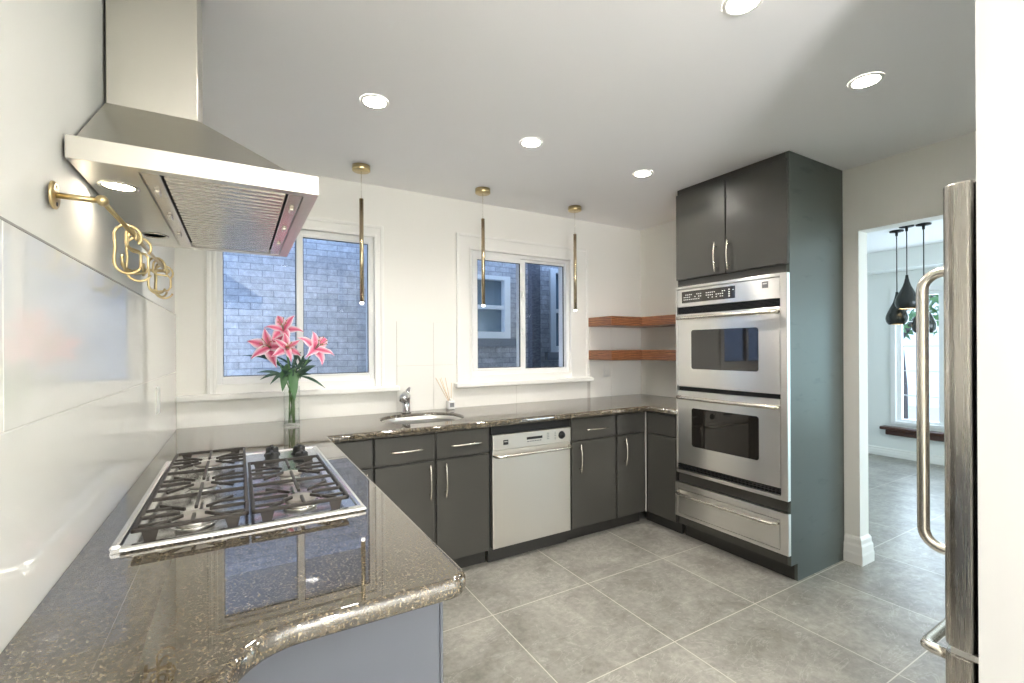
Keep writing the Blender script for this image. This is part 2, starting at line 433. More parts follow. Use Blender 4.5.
# pantry side wall the refrigerator stands behind, and the wall closing its niche
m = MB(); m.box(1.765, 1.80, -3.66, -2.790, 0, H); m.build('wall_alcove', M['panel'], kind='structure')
m = MB(); m.box(1.803, W+T, -3.66, -3.55, 0, H); m.build('wall_niche', M['wall'], kind='structure')
m = MB(); wall_x(m, -.18, XD, 0, H, YB-.12, YB, []); m.build('wall_front', M['wall'], kind='structure')
# dining room
m = MB(); m.box(XD, XF+.15, 1.05, 1.2, 0, H); m.box(XD-.11, XD, YB, -3.55, 0, H); wall_x(m, XD, XF+.15, 0, H, YD-.12, YD, [(4.3, 6.3, .5, 2.1)]); m.build('wall_dining_side', M['dining_wall'], kind='structure')  # opening in the front dining wall is added for the front fill lamp
W3 = (-2.04, -.64, .40, 2.02); W4 = (-4.30, -2.80, .25, 2.05)
m = MB(); wall_y(m, YD, 1.05, 0, H, XF, XF+.15, [W4, W3]); m.build('wall_dining', M['dining_wall'], kind='structure')
m = MB(); m.box(6.80, XF, YD, 1.05, 2.225, H); m.build('trim_1', M['dining_wall'], kind='structure')
m = MB(); m.prism([(XF-a, b*.62) for a, b in bb_profile(.02)], YD, 1.05, axis='y'); m.build('baseboard_dining', M['trim'], kind='structure')

# ------------------------------------------------------------------ windows
def window_back(name, op, cas, sill, panes, mull, head):
    x0, x1, z0, z1 = op
    m = MB()                                   # vinyl frame
    fw = .03
    m.box(x0, x0+fw, .02, .13, z0, z1, .003); m.box(x1-fw, x1, .02, .13, z0, z1, .003)
    m.box(x0+fw-.001, x1-fw+.001, .021, .129, z0+.001, z0+.04, .003); m.box(x0+fw-.001, x1-fw+.001, .021, .129, z1-fw, z1-.001, .003)
    w = m.build(name, M['vinyl'], kind='structure')
    m = MB()                                   # casing boards with a stepped edge
    cx0, cx1, cz = cas
    for (a, b, c, d) in ((cx0, x0+.003, z0-.05, cz), (x1-.003, cx1, z0-.05, cz), (x0+.003, x1-.003, z1-.003, cz)):
        m.box(a, b, -.014, T, c, d)
    m.box(cx0-.004, cx0+.018, -.020, T-.0005, z0-.05, cz+.004, .004); m.box(cx1-.018, cx1+.004, -.020, T-.0005, z0-.05, cz+.004, .004); m.box(cx0+.017, cx1-.017, -.0195, T-.001, cz-.018, cz+.0035, .004)
    m.box(x0-.012, x0+.005, -.018, T-.001, z0-.05, z1+.012, .003); m.box(x1-.005, x1+.012, -.018, T-.001, z0-.05, z1+.012, .003); m.box(x0+.004, x1-.004, -.0175, T-.0015, z1-.005, z1+.0115, .003)
    m.build('casing', M['trim'], w, kind='structure')
    m = MB(); sx0, sx1, sz0, sz1 = sill
    m.box(sx0, sx1, -.055, T, sz0, sz1, .008); m.box(x0, x1, -.01, .06, sz1-.02, z0+.004)
    m.box(cx0, cx1, -.018, T, sz1-.003, z0-.045)
    m.build('sill', M['trim'], w, kind='structure')
    for k, (a, b, c, d, y) in enumerate(panes):
        m = MB()                               # sash
        s0 = x0+fw if k == 0 else mull[0]; s1 = mull[1] if k == 0 else x1-fw
        if k == 0: s0, s1 = x0+fw-.002, mull[0]+.006
        else: s0, s1 = mull[0], x1-fw+.002
        m.box(s0, a, y-.016, y+.022, z0+.036, z1-.028, .003); m.box(b, s1, y-.016, y+.022, z0+.036, z1-.028, .003)
        m.box(a-.002, b+.002, y-.015, y+.021, z0+.037, c, .003); m.box(a-.002, b+.002, y-.015, y+.021, d, z1-.029, .003)
        sh = m.build('sash', M['vinyl'], w, kind='structure')
        m = MB(); m.box(a-.004, b+.004, y, y+.004, c-.004, d+.004); m.build('pane', M['pane'], sh, kind='structure')
        m = MB()                               # dark gasket round the glass
        for q in ((a, a+.003, c, d), (b-.003, b, c, d), (a, b, c, c+.003), (a, b, d-.003, d)): m.box(q[0], q[1], y-.010, y+.001, q[2], q[3])
        m.build('gasket', M['gap'], sh, kind='structure')
    return w
w1 = window_back('window_1', W1, (.145, 1.145, 2.165), (0.0, 1.247, 1.048, 1.084), [(.221, .613, 1.178, 2.043, .062), (.651, 1.053, 1.178, 2.043, .030)], (.613, .651), 0)
w2 = window_back('window_2', W2, (1.689, 2.924, 2.19), (1.665, 2.955, 1.047, 1.084), [(1.869, 2.252, 1.185, 2.016, .030), (2.319, 2.710, 1.172, 2.036, .062)], (2.252, 2.319), 0)
m = MB()
for z in (1.47, 1.77): m.box(2.262, 2.278, -.004, .016, z-.028, z+.028, .003)
m.build('latch', M['white'], w2, kind='structure')
def window_side(name, op, bars, sashes):
    y0, y1, z0, z1 = op
    m = MB()
    m.box(XF-.02, XF+.14, y0, y0+.05, z0, z1, .003); m.box(XF-.02, XF+.14, y1-.05, y1, z0, z1, .003)
    m.box(XF-.019, XF+.139, y0+.049, y1-.049, z0+.001, z0+.04, .003); m.box(XF-.019, XF+.139, y0+.049, y1-.049, z1-.05, z1-.001, .003)
    w = m.build(name, M['vinyl'], kind='structure')
    n = sashes; wd_ = (y1-y0-.1)/n
    for k in range(n):
        a = y0+.05+k*wd_; b = a+wd_
        m = MB(); f = .045
        m.box(XF+.02, XF+.07, a, a+f, z0+.04, z1-.05, .003); m.box(XF+.02, XF+.07, b-f, b, z0+.04, z1-.05, .003)
        m.box(XF+.021, XF+.069, a+f-.001, b-f+.001, z0+.041, z0+.04+f*.6, .003); m.box(XF+.021, XF+.069, a+f-.001, b-f+.001, z1-.05-f, z1-.051, .003)
        for q in range(1, bars): 
            zz = z0+.06+(z1-z0-.16)*q/bars; m.box(XF+.04, XF+.05, a+f-.001, b-f+.001, zz-.006, zz+.006)
        s_ = m.build('sash', M['vinyl'], w, kind='structure')
        m = MB(); m.box(XF+.043, XF+.047, a+f, b-f, z0+.05, z1-.09); m.build('pane', M['pane'], s_, kind='structure')
    return w
w3 = window_side('window_3', W3, 5, 3)
m = MB(); m.box(XF-.12, XF+.02, W3[0]-.08, W3[1]+.08, .335, .372, .01); m.box(XF-.07, XF, W3[0]-.04, W3[1]+.04, .27, .335, .012)
m.build('sill', M['sillwood'], w3, kind='structure')
w4 = window_side('window_4', W4, 1, 2)

# ------------------------------------------------------------------ cabinets
def bow_handle(p0, p1, out, mb=None):
    """bowed bar pull between p0 and p1, standing off along out"""
    m = mb or MB(); p0, p1, out = Vector(p0), Vector(p1), Vector(out)
    L = p1-p0; pts = []
    for k in range(9):
        u = k/8; pts.append(p0 + L*u + out*(.020+.012*math.sin(math.pi*u)))
    m.tube(pts, .0052, 8)
    for u in (.14, .86):
        q = p0+L*u; m.tube([q - out*.001, q+out*(.022+.012*math.sin(math.pi*u))], .0045, 8)
    return m
def front(mb, axis, a0, a1, z0, z1, f, th=.02):
    """slab front: axis y -> faces -y with face at y=f; axis x -> faces -x; axis X -> faces +x"""
    if axis == 'y': mb.box(a0, a1, f, f+th, z0, z1, .004)
    elif axis == 'x': mb.box(f, f+th, a0, a1, z0, z1, .004)
    else: mb.box(f-th, f, a0, a1, z0, z1, .004)
    return mb
FY = -.64
def base_cabinet(x0, x1, label, cols, body=True):
    """back run unit; cols = [(x0, x1, drawer_handle, door_handle_x)]"""
    r = thing('base_cabinet', ((x0+x1)/2, -.3, 0), label, 'cabinet', 'charcoal base cabinets')
    m = MB(); m.box(x0, x1, FY+.0215, -.02, .10, .86); m.build('body', M['cab'], r)
    m = MB(); m.box(x0, x1, -.572, -.55, 0, .10); m.build('toe_kick', M['toe'], r)
    for (a, b, dh, vh) in cols:
        d = front(MB(), 'y', a, b, .702, .851, FY).build('drawer', M['cab'], r)
        if dh: bow_handle((dh[0], FY, .770), (dh[1], FY, .770), (0, -1, 0)).build('handle', M['nickel'], d)
        d = front(MB(), 'y', a, b, .097, .690, FY).build('door', M['cab'], r)
        if vh: bow_handle((vh, FY, .475), (vh, FY, .675), (0, -1, 0)).build('handle', M['nickel'], d)
    return r
base_cabinet(.665, .921, 'narrow charcoal base cabinet in the corner behind the cooktop peninsula', [(.672, .917, None, .882)])
base_cabinet(.923, 1.623, 'wide charcoal two-door base cabinet below the sink', [(.927, 1.262, (1.007, 1.198), 1.236), (1.279, 1.619, (1.359, 1.558), 1.331)])
base_cabinet(2.252, 2.661, 'charcoal base cabinet with handled drawer directly right of the dishwasher', [(2.256, 2.653, (2.371, 2.563), 2.321)])
base_cabinet(2.663, 2.957, 'slim charcoal base cabinet at the inner corner, door handle but plain drawer', [(2.673, 2.942, None, 2.74)])
m = MB(); m.box(2.946, 2.955, -.652, -.641, .098, .852, .002)
m.build('corner_filler', M['filler'], [o_ for o_ in COL.objects if o_.name == 'base_cabinet.003'][0], label='pale upright filler strip in the inner corner')
# right run, faces -x
FX = 2.96
r = thing('base_cabinet', (3.25, -.79, 0), 'handleless charcoal base cabinet between the inner corner and the wall oven', 'cabinet', 'charcoal base cabinets')
m = MB(); m.box(FX+.0215, W-.02, -.910, -.02, .10, .86); m.build('body', M['cab'], r)
m = MB(); m.box(3.03, 3.05, -.912, -.575, 0, .10); m.build('toe_kick', M['toe'], r)
front(MB(), 'x', -.918, -.656, .70, .851, FX).build('drawer', M['cab'], r)
front(MB(), 'x', -.918, -.656, .097, .690, FX).build('door', M['cab'], r)
# peninsula unit under the cooktop, faces +x, grey end panel towards the camera
r = thing('peninsula_cabinet', (.32, -1.48, 0), 'long cabinet under the cooktop with plain blue-grey end panel', 'cabinet')
m = MB(); m.box(.012, .615, -2.288, -.67, .10, .86); m.build('body', M['cab'], r)
m = MB(); m.box(.535, .555, -2.288, -.67, 0, .10); m.build('toe_kick', M['toe'], r)
m = MB(); m.box(.012, .638, -2.31, -2.29, 0, .86, .002); m.box(.638, .645, -2.312, -2.288, 0, .86, .002); m.build('end_panel', M['endpanel'], r, label='plain blue-grey end panel')
ys = [-2.284, -1.90, -1.29, -.68]
for a, b in zip(ys, ys[1:]):
    d = front(MB(), 'X', a+.004, b-.004, .702, .851, .637).build('drawer', M['cab'], r)
    bow_handle((.637, (a+b)/2-.1, .77), (.637, (a+b)/2+.1, .77), (1, 0, 0)).build('handle', M['nickel'], d)
    d = front(MB(), 'X', a+.004, b-.004, .097, .690, .637).build('door', M['cab'], r)
    bow_handle((.637, b-.05, .475), (.637, b-.05, .675), (1, 0, 0)).build('handle', M['nickel'], d)
# narrow ledge support nearer the camera
m = MB(); m.box(.012, .235, -3.34, -2.345, 0, .86)
m.build('ledge_support', M['endpanel'], label='shallow blue-grey panel box below the narrow counter ledge', category='cabinet')

# ------------------------------------------------------------------ countertop (one slab with a sink cut-out)
outer = [(.002, -.002), (.002, -3.34), (.272, -3.34)] + arc(.387, -2.46, .115, 180, 90, 8) + arc(.642, -2.318, .030, -90, 0, 5) + arc(.690, -.697, .018, 180, 90, 3)[0:] + [(2.92, -.679)] + arc(2.925, -.699, .020, 90, 0, 3) + [(2.945, -.929), (W-.002, -.929), (W-.002, -.002)]
SX0, SX1, SY0, SY1 = 1.035, 1.570, -.560, -.122
def sink_outline(grow=0, n=10):
    return rrect(SX0-grow, SX1+grow, SY0-grow, SY1+grow, .20+grow, n)
cu = bpy.data.curves.new('countertop', 'CURVE'); cu.dimensions = '2D'; cu.fill_mode = 'BOTH'
for poly in (outer, sink_outline()):
    sp = cu.splines.new('POLY'); sp.points.add(len(poly)-1); sp.use_cyclic_u = True
    for p, q in zip(sp.points, poly): p.co = (q[0], q[1], 0, 1)
BV = .0145
cu.bevel_depth = BV; cu.bevel_resolution = 3; cu.extrude = .0195-BV; cu.offset = 0.0
tmp = bpy.data.objects.new('tmp', cu); COL.objects.link(tmp)
me = bpy.data.meshes.new_from_object(tmp.evaluated_get(bpy.context.evaluated_depsgraph_get()))
bpy.data.objects.remove(tmp)
bm = bmesh.new(); bm.from_mesh(me); bmesh.ops.remove_doubles(bm, verts=bm.verts, dist=1e-5)
# the bevel grows the outline; keep wall sides inside the room
for v_ in bm.verts:
    v_.co.x = max(v_.co.x, .001); v_.co.y = min(v_.co.y, -.001); v_.co.x = min(v_.co.x, W-.001)
    if v_.co.x > 2.97: v_.co.y = max(v_.co.y, -.931)
bm.to_mesh(me); bm.free(); me.name = 'countertop'
for f in me.polygons: f.use_smooth = abs(f.normal.z) < .995
me.materials.append(M['granite'])
o = bpy.data.objects.new('countertop', me); COL.objects.link(o); o.location = (0, 0, .8805)
o['label'] = 'polished dark speckled granite worktop running around three sides of the kitchen'; o['category'] = 'countertop'

# sink
r = thing('sink', (1.30, -.34, .70), 'small stainless undermount sink set into the granite before the left window', 'sink')
m = MB()
rings = []
for (g_, z) in ((-.0150, .881), (-.0185, .882), (-.022, .872), (-.032, .73), (-.06, .712)):
    pts = sink_outline(g_)
    rings.append([m.bm.verts.new((x, y, z)) for x, y in pts])
for A, B in zip(rings, rings[1:]):
    for k in range(len(A)):
        f = m.bm.faces.new((A[k], A[(k+1) % len(A)], B[(k+1) % len(A)], B[k])); f.smooth = True
m.bm.faces.new(rings[-1])
m.build('basin', M['sinksteel'], r)
m = MB(); m.lathe([(.042, .7122), (.040, .716), (.028, .7135), (0, .7135)], (1.30, -.34, 0)); m.build('drain', M['chrome'], r)

# faucet
fx, fy = 1.285, -.062
r = thing('faucet', (fx, fy, C), 'short chrome single-lever faucet behind the sink', 'faucet')
m = MB(); m.lathe([(.033, C+.0005), (.033, C+.006), (.0275, C+.010), (.0265, C+.09), (.029, C+.095), (.029, C+.118), (.024, C+.128), (0, C+.130)], (fx, fy, 0)); m.build('body', M['chrome'], r)
m = MB(); m.tube([(fx-.002, fy-.012, C+.100), (fx-.012, fy-.045, C+.120), (fx-.034, fy-.075, C+.126), (fx-.050, fy-.105, C+.116), (fx-.056, fy-.118, C+.096)], [.018, .021, .025, .028, .026], 14); m.build('spout', M['chrome'], r)
m = MB(); m.tube([(fx+.002, fy, C+.122), (fx+.012, fy+.002, C+.138), (fx+.026, fy+.004, C+.172)], [.013, .011, .007], 12); m.tube([(fx-.006, fy-.002, C+.122), (fx-.001, fy, C+.150), (fx+.024, fy+.003, C+.173)], [.008, .006, .005], 8); m.build('lever', M['chrome'], r)

# reed diffuser
dx, dy = 1.612, -.060
r = thing('reed_diffuser', (dx, dy, C), 'small reed diffuser bottle with fanned sticks beside the faucet', 'diffuser')
m = MB(); m.box(dx-.026, dx+.026, dy-.026, dy+.026, C+.001, C+.062, .006); m.lathe([(.012, C+.062), (.012, C+.078), (.010, C+.080)], (dx, dy, 0), 14); m.build('bottle', M['bottle'], r)
m = MB(); m.box(dx-.016, dx+.016, dy-.0272, dy-.0258, C+.018, C+.048); m.build('label_patch', M['paperlabel'], r, label='grey label on the bottle')
for k, (ax, ay, h_) in enumerate([(-.105, .018, .19), (-.085, -.01, .185), (-.06, .03, .19), (-.048, -.02, .19), (.012, .01, .15)]):
    m = MB(); m.tube([(dx+.004, dy, C+.02), (dx+ax, dy+ay, C+.04+h_)], .0017, 6); m.build('reed', M['reed'], r)

# ------------------------------------------------------------------ dishwasher
x0, x1 = 1.643, 2.241
r = thing('dishwasher', (1.942, -.3, 0), 'stainless steel dishwasher built in under the right window', 'dishwasher')
m = MB(); m.box(x0-.010, x1+.005, -.612, -.03, .10, .858); m.build('tub_housing', M['black'], r)
m = MB(); m.box(x0-.004, x1+.004, -.632, -.610, .801, .856, .003)
m.box(1.838, 2.051, -.634, -.630, .812, .832, .001); m.build('top_strip', M['black'], r)
m = MB(); m.box(x0, x1, -.648, -.612, .706, .799, .003); p = m.build('control_panel', M['steel_door'], r)
m = MB(); m.box(1.716, 1.751, -.6495, -.6475, .735, .765); m.mi = 1; m.box(1.722, 1.745, -.650, -.649, .752, .757); m.build('badge', [M['black'], M['mark']], p, label='small square dark badge')
m = MB(); m.box(1.888, 2.008, -.6495, -.6475, .750, .766); m.build('display', M['black'], p)
m = MB()
for k in range(6): m.box(1.892+k*.019, 1.904+k*.019, -.6495, -.6475, .736, .740)
m.build('button_lettering', M['gap'], p)
m = MB()
for k in range(4): m.box(2.045, 2.050, -.6495, -.6475, .738+k*.012, .742+k*.012); m.box(2.056, 2.061, -.6495, -.6475, .738+k*.012, .742+k*.012)
m.build('button_lettering', M['gap'], p)
m = MB()
for k in range(5): m.box(2.105, 2.118, -.6495, -.6475, .732+k*.011, .734+k*.011)
m.build('button_lettering', M['gap'], p)
m = MB(); m.lathe([(.026, 0), (.026, .004), (.019, .006), (.017, .020), (0, .021)], (2.163, -.648, .754), 20, Matrix.Rotation(math.pi/2, 4, 'X')); m.build('knob', M['black'], p)
m = MB(); m.box(x0, x1, -.642, -.612, .097, .703, .003); d = m.build('door', M['steel_door'], r)
m = MB(); pts = [(x0+.010, -.640, .672), (x0+.010, -.662, .672), (x0+.020, -.684, .672)] + [(x0+.05+(x1-x0-.1)*k/8, -.690, .672) for k in range(9)] + [(x1-.020, -.684, .672), (x1-.010, -.662, .672), (x1-.010, -.640, .672)]
m.tube(pts, .0105, 12); m.build('handle', M['nickel'], d)
m = MB(); m.box(x0-.008, x1+.008, -.59, -.57, 0, .10); m.build('toe_kick', M['toe'], r)

# ------------------------------------------------------------------ tall oven cabinet
y0, y1 = -1.706, -.934
r = thing('oven_cabinet', (3.27, -1.32, 0), 'tall charcoal cabinet housing the wall ovens, reaching to the ceiling', 'cabinet')
m = MB()
XC = 2.975
m.box(XC, W-.001, y1-.02, y1, .10, H-.002)                                  # far side
m.box(3.0, W-.001, y0+.02, y1-.02, 1.765, H-.002)                       # top box
m.box(XC, 3.0, y0+.02, y1-.02, 1.758, 1.80); m.box(XC, 3.0, y0+.02, y1-.02, 2.40, H-.002); m.box(XC, 3.0, y0+.02, y1-.02, 1.80, 2.40)
m.box(XC, W-.001, y0+.02, y1-.02, .395, .465); m.box(XC, W-.001, y0+.02, y1-.02, .10, .158)
m.build('carcass', M['cab'], r)
m = MB(); m.prism([(XC, .10), (3.042, .10), (3.042, 0), (W-.001, 0), (W-.001, H-.002), (XC, H-.002)], y0, y0+.018, axis='y'); m.build('side_panel', M['cabside'], r, label='side panel with painted-in green daylight and scuff marks')
m = MB(); m.box(3.042, 3.06, y0+.018, y1, 0, .10); m.build('toe_kick', M['toe'], r)
for (a, b, hy) in ((-1.318, -.936, -1.256), (-1.704, -1.324, -1.348)):
    d = front(MB(), 'x', a, b, 1.805, 2.40, XC-.021, .02).build('door', M['cab'], r)
    bow_handle((XC-.021, hy, 1.822), (XC-.021, hy, 2.01), (-1, 0, 0)).build('handle', M['nickel'], d)

# ------------------------------------------------------------------ double wall oven
r = thing('wall_oven', (3.25, -1.324, .466), 'stainless double wall oven with two window doors', 'oven')
OX = 2.944; oy0, oy1 = -1.708, -.938
m = MB()
m.box(OX, XC-.001, oy0, oy0+.040, .467, 1.756, .003); m.box(OX, XC-.001, oy1-.010, oy1, .467, 1.756, .003)
m.box(OX, XC-.001, oy0+.039, oy1-.009, 1.737, 1.756, .002); m.box(OX, XC-.001, oy0+.039, oy1-.009, .467, .490, .002)
m.build('trim_frame', M['steel'], r)
m = MB(); m.box(XC-.008, 3.50, oy0+.03, oy1-.01, .480, 1.750); m.build('oven_body', M['black'], r)
yl, yr = oy1-.012, oy0+.042
m = MB(); m.box(OX+.004, XC-.004, yr, yl, 1.614, 1.735, .002); p = m.build('control_panel', M['steel'], r)
m = MB(); m.prism(rrect(-1.390, -.990, 1.640, 1.718, .004, 2), OX+.0025, OX+.006, axis='x'); dsp = m.build('display', M['disp'], p)
for lo_, hi_ in ((0, 10), (12, 22), (23, 26)):
    m = MB()
    for k in range(lo_, hi_):
        yy = -1.010-k*.0147
        for zz in (1.662, 1.678, 1.694):
            if rnd.random() < .62: m.box(OX+.0018, OX+.003, yy-.004, yy+.004, zz-.0028, zz+.0028)
    m.build('button_lettering', M['mark'], dsp)
k2 = MB(); k2.box(OX+.0016, OX+.003, -1.372, -1.33, 1.645, 1.713); k2 = k2.build('keypad', M['gap'], p)
m = MB()
for zz in (1.657, 1.670, 1.683, 1.698): m.box(OX+.001, OX+.002, -1.356, -1.346, zz-.004, zz+.004)
m.build('keypad_lettering', M['mark'], k2)
m = MB(); m.box(OX+.002, OX+.005, -1.598, -1.562, 1.680, 1.718); m.mi = 1; m.box(OX+.001, OX+.003, -1.592, -1.568, 1.702, 1.708); m.build('badge', [M['paperlabel'], M['mark']], p, label='small square dark badge')
m = MB(); m.box(OX+.018, XC-.004, yr, yl, 1.568, 1.613)
for k in range(5): m.box(OX+.008, OX+.02, yr, yl, 1.572+k*.008, 1.576+k*.008)
m.build('vent', M['black'], r)
def oven_door(z0, z1, g0, g1, hz):
    m = MB(); m.box(OX+.001, XC-.004, yr+.001, yl-.001, z0, z1, .004); d = m.build('door', M['steel'], r)
    m = MB(); m.prism(rrect(-1.540, -1.068, g0, g1, .016), OX-.0005, OX+.004, axis='x'); m.build('window_glass', M['blackgl'], d)
    m = MB()
    n = 12; pts = []
    for k in range(n+1): pts.append((OX-.026-.010*math.sin(math.pi*k/n), yl-.024+(yr+.012-yl+.024)*k/n, hz))
    m.tube([(OX+.002, yl-.024, hz)]+pts+[(OX+.002, yr+.012, hz)], .0125, 12); m.build('handle', M['nickel'], d)
oven_door(1.066, 1.565, 1.190, 1.453, 1.537)
oven_door(.533, 1.037, .665, .925, .992)
m = MB(); m.box(OX+.020, XC-.004, yr, yl, 1.038, 1.065); m.build('divider', M['black'], r)
m = MB(); m.box(OX+.020, XC-.004, yr, yl, .491, .532)
for k in range(3): m.box(OX+.006, OX+.021, yr, yl, .496+k*.012, .502+k*.012)
m.build('lower_vent', M['black'], r)
# warming drawer
r = thing('warming_drawer', (3.25, -1.315, .158), 'stainless warming drawer below the double wall oven', 'oven drawer')
DX = 2.948; wy0, wy1 = -1.708, -.922
m = MB(); m.box(DX, XC-.001, wy0, -1.660, .159, .396, .003); m.box(DX, XC-.001, -.947, wy1, .159, .396, .003); m.box(DX, XC-.001, -1.661, -.946, .352, .396, .003); m.box(DX, XC-.001, -1.661, -.946, .159, .182, .003)
m.build('frame', M['steel'], r)
m = MB(); m.box(XC-.004, 3.5, -1.66, -.96, .160, .392); m.build('drawer_box', M['black'], r)
m = MB(); m.box(DX-.001, XC-.004, -1.657, -.950, .185, .349, .003); d = m.build('drawer', M['steel'], r)
m = MB(); pts = [(DX, -.958, .330), (DX-.028, -.960, .330), (DX-.044, -.985, .330)]+[(DX-.050, -1.03-(.55)*k/6, .330) for k in range(7)]+[(DX-.044, -1.622, .330), (DX-.028, -1.646, .330), (DX, -1.648, .330)]
m.tube(pts, .0095, 12); m.build('handle', M['nickel'], d)

# ------------------------------------------------------------------ corner shelves
def shelf(z0, z1, label):
    m = MB(); d = .31
    m.prism([(2.923, -.001), (W-.001, -.001), (W-.001, -.932), (W-d, -.932), (W-d, -d), (2.923, -d)], z0, z1)
    m.build('corner_shelf', M['wood'], bev=.002, label=label, category='shelf', group='walnut corner shelves')
shelf(1.520, 1.597, 'upper L-shaped walnut floating shelf in the corner beside the ovens')
shelf(1.232, 1.316, 'lower L-shaped walnut floating shelf in the corner, above the outlet')

# ------------------------------------------------------------------ cooktop
r = thing('cooktop', (.326, -1.42, C), 'stainless five-burner gas cooktop with cast-iron grates on the granite peninsula', 'cooktop')
cx0, cx1, cy0, cy1 = .058, .594, -1.885, -.968
m = MB()
m.box(cx0+.004, cx1-.004, cy0+.004, cy1-.004, C+.001, C+.009)
sweep(m, [(cx0+.02, cy0+.02), (cx0+.02, cy1-.02), (cx1-.02, cy1-.02), (cx1-.02, cy0+.02), (cx0+.02, cy0+.02)], [(0, C+.002), (0, C+.010), (.004, C+.0128), (.010, C+.0138), (.017, C+.0125), (.0208, C+.009), (.0215, C+.004), (.019, C+.0006)], -1)
m.build('tray', M['tray'], r)
B = [(.205, -1.165, .036), (.205, -1.475, .030), (.205, -1.775, .036), (.445, -1.465, .030), (.445, -1.760, .036)]
for bx, by, br_ in B:
    m = MB(); m.lathe([(br_+.018, C+.0088), (br_+.012, C+.0105), (br_+.004, C+.011)], (bx, by, 0)); m.mi = 1
    m.lathe([(br_, C+.010), (br_+.002, C+.018), (br_-.006, C+.021)], (bx, by, 0)); m.mi = 2
    m.lathe([(br_+.006, C+.021), (br_+.007, C+.026), (br_, C+.029), (0, C+.030)], (bx, by, 0)); m.build('burner', [M['tray'], M['steel'], M['cap']], r)
def grate(gx0, gx1, gy0, gy1, cuts, burners):
    m = MB(); zt, zb = C+.041, C+.031; w_ = .009
    m.box(gx0, gx0+w_, gy0, gy1, zb, zt, .0025); m.box(gx1-w_, gx1, gy0, gy1, zb, zt, .0025)
    for c_ in [gy0+w_/2, gy1-w_/2]+cuts: m.box(gx0, gx1, c_-w_/2, c_+w_/2, zb, zt, .0025)
    for bx, by in burners:
        ylo = max([gy0]+[c_ for c_ in cuts if c_ < by]); yhi = min([gy1]+[c_ for c_ in cuts if c_ > by])
        for dy_ in (-.070, .070):                                          # bars running across, dipping to the burner
            for sgn, xe in ((-1, gx0+.004), (1, gx1-.004)):
                xi = bx+sgn*.042
                m.box(min(xi, xe), max(xi, xe), by+dy_*.8-.004, by+dy_*.8+.004, zb+.002, zt-.001, .002)
        for sgn, xe in ((-1, gx0+.004), (1, gx1-.004)):
            xi = bx+sgn*.030; m.box(min(xi, xe), max(xi, xe), by-.004, by+.004, zb+.002, zt+.001, .002)
        for ye in (ylo, yhi):
            s_ = 1 if ye > by else -1
            yi = by+s_*.030
            m.box(bx-.004, bx+.004, min(yi, ye), max(yi, ye), zb+.002, zt+.001, .002)
            # a pair of oblique fingers
            for q in (-1, 1):
                ang = math.atan2(s_*1, q*.9)
                L = min(abs(ye-by)-.01, .085)
                p = (bx+math.cos(ang)*(L*.5+.034), by+math.sin(ang)*(L*.5+.034))
                m.box(p[0]-L*.5, p[0]+L*.5, p[1]-.0035, p[1]+.0035, zb+.002, zt, .002, 2, Matrix.Rotation(ang, 3, 'Z'))
    for fx_ in (gx0+.035, gx1-.035):
        for fy_ in (gy0, gy1-w_):
            m.prism([(fx_-.016, zb+.002), (fx_-.010, C+.0092), (fx_+.010, C+.0092), (fx_+.016, zb+.002)], fy_+.001, fy_+w_-.001, axis='y')
    m.build('grate', M['iron'], r)
grate(.092, .321, -1.862, -.985, [-1.615, -1.315], [(.205, -1.165), (.205, -1.475), (.205, -1.775)])
grate(.325, .556, -1.862, -1.290, [-1.605], [(.445, -1.465), (.445, -1.760)])
for kx, ky in ((.415, -1.045), (.408, -1.165), (.512, -1.075), (.508, -1.205)):
    m = MB(); m.lathe([(.030, C+.0088), (.029, C+.014), (.024, C+.016), (.0225, C+.036), (.019, C+.039), (0, C+.039)], (kx, ky, 0), 22); m.box(kx-.005, kx+.005, ky-.023, ky+.023, C+.034, C+.046, .003); m.build('knob', M['black'], r)

# ------------------------------------------------------------------ range hood
r = thing('range_hood', (.24, -1.46, 1.724), 'brushed steel chimney range hood above the cooktop', 'range hood')
hx, hy0, hy1, hz0, hz1 = .476, -1.915, -1.005, 1.724, 1.771
m = MB()
wl_ = .016
m.box(.001, hx, hy0, hy0+.012, hz0, hz1, .001); m.box(.001, hx, hy1-.012, hy1, hz0, hz1, .001); m.box(hx-.012, hx-.0003, hy0+.011, hy1-.011, hz0+.0003, hz1-.0003)
m.box(.002, hx-.002, hy0+.002, hy1-.002, hz1-.006, hz1-.0008)
m.box(.002, hx-.011, hy0+.011, hy0+.030, hz0+.001, hz0+.004); m.box(.002, hx-.011, hy1-.030, hy1-.011, hz0+.001, hz0+.004); m.box(.445, hx-.011, hy0+.030, hy1-.030, hz0+.001, hz0+.004)
m.build('rim', M['hood'], r)
ix = .445; py0, py1 = -1.872, -1.048; qx, qy0, qy1, qz = .205, -1.578, -1.342, 1.988
def frustum(m, a, b):
    A = [m.bm.verts.new(p) for p in a]; Bv = [m.bm.verts.new(p) for p in b]
    for k in range(4): m.bm.faces.new((A[k], A[(k+1) % 4], Bv[(k+1) % 4], Bv[k]))
    m.bm.faces.new(A[::-1]); m.bm.faces.new(Bv)
m = MB(); frustum(m, [(.001, py0, hz1), (ix, py0, hz1), (ix, py1, hz1), (.001, py1, hz1)], [(.001, qy0, qz), (qx, qy0, qz), (qx, qy1, qz), (.001, qy1, qz)]); m.build('canopy', M['hood'], r)
m = MB(); m.box(.001, qx-.003, qy0+.003, qy1-.003, qz-.002, H-.001, .002); m.build('chimney', M['hood'], r)
m = MB(); m.box(.001, .112, hy0+.03, hy1-.03, hz0+.002, hz0+.005); lp = m.build('lamp_panel', M['hood'], r)
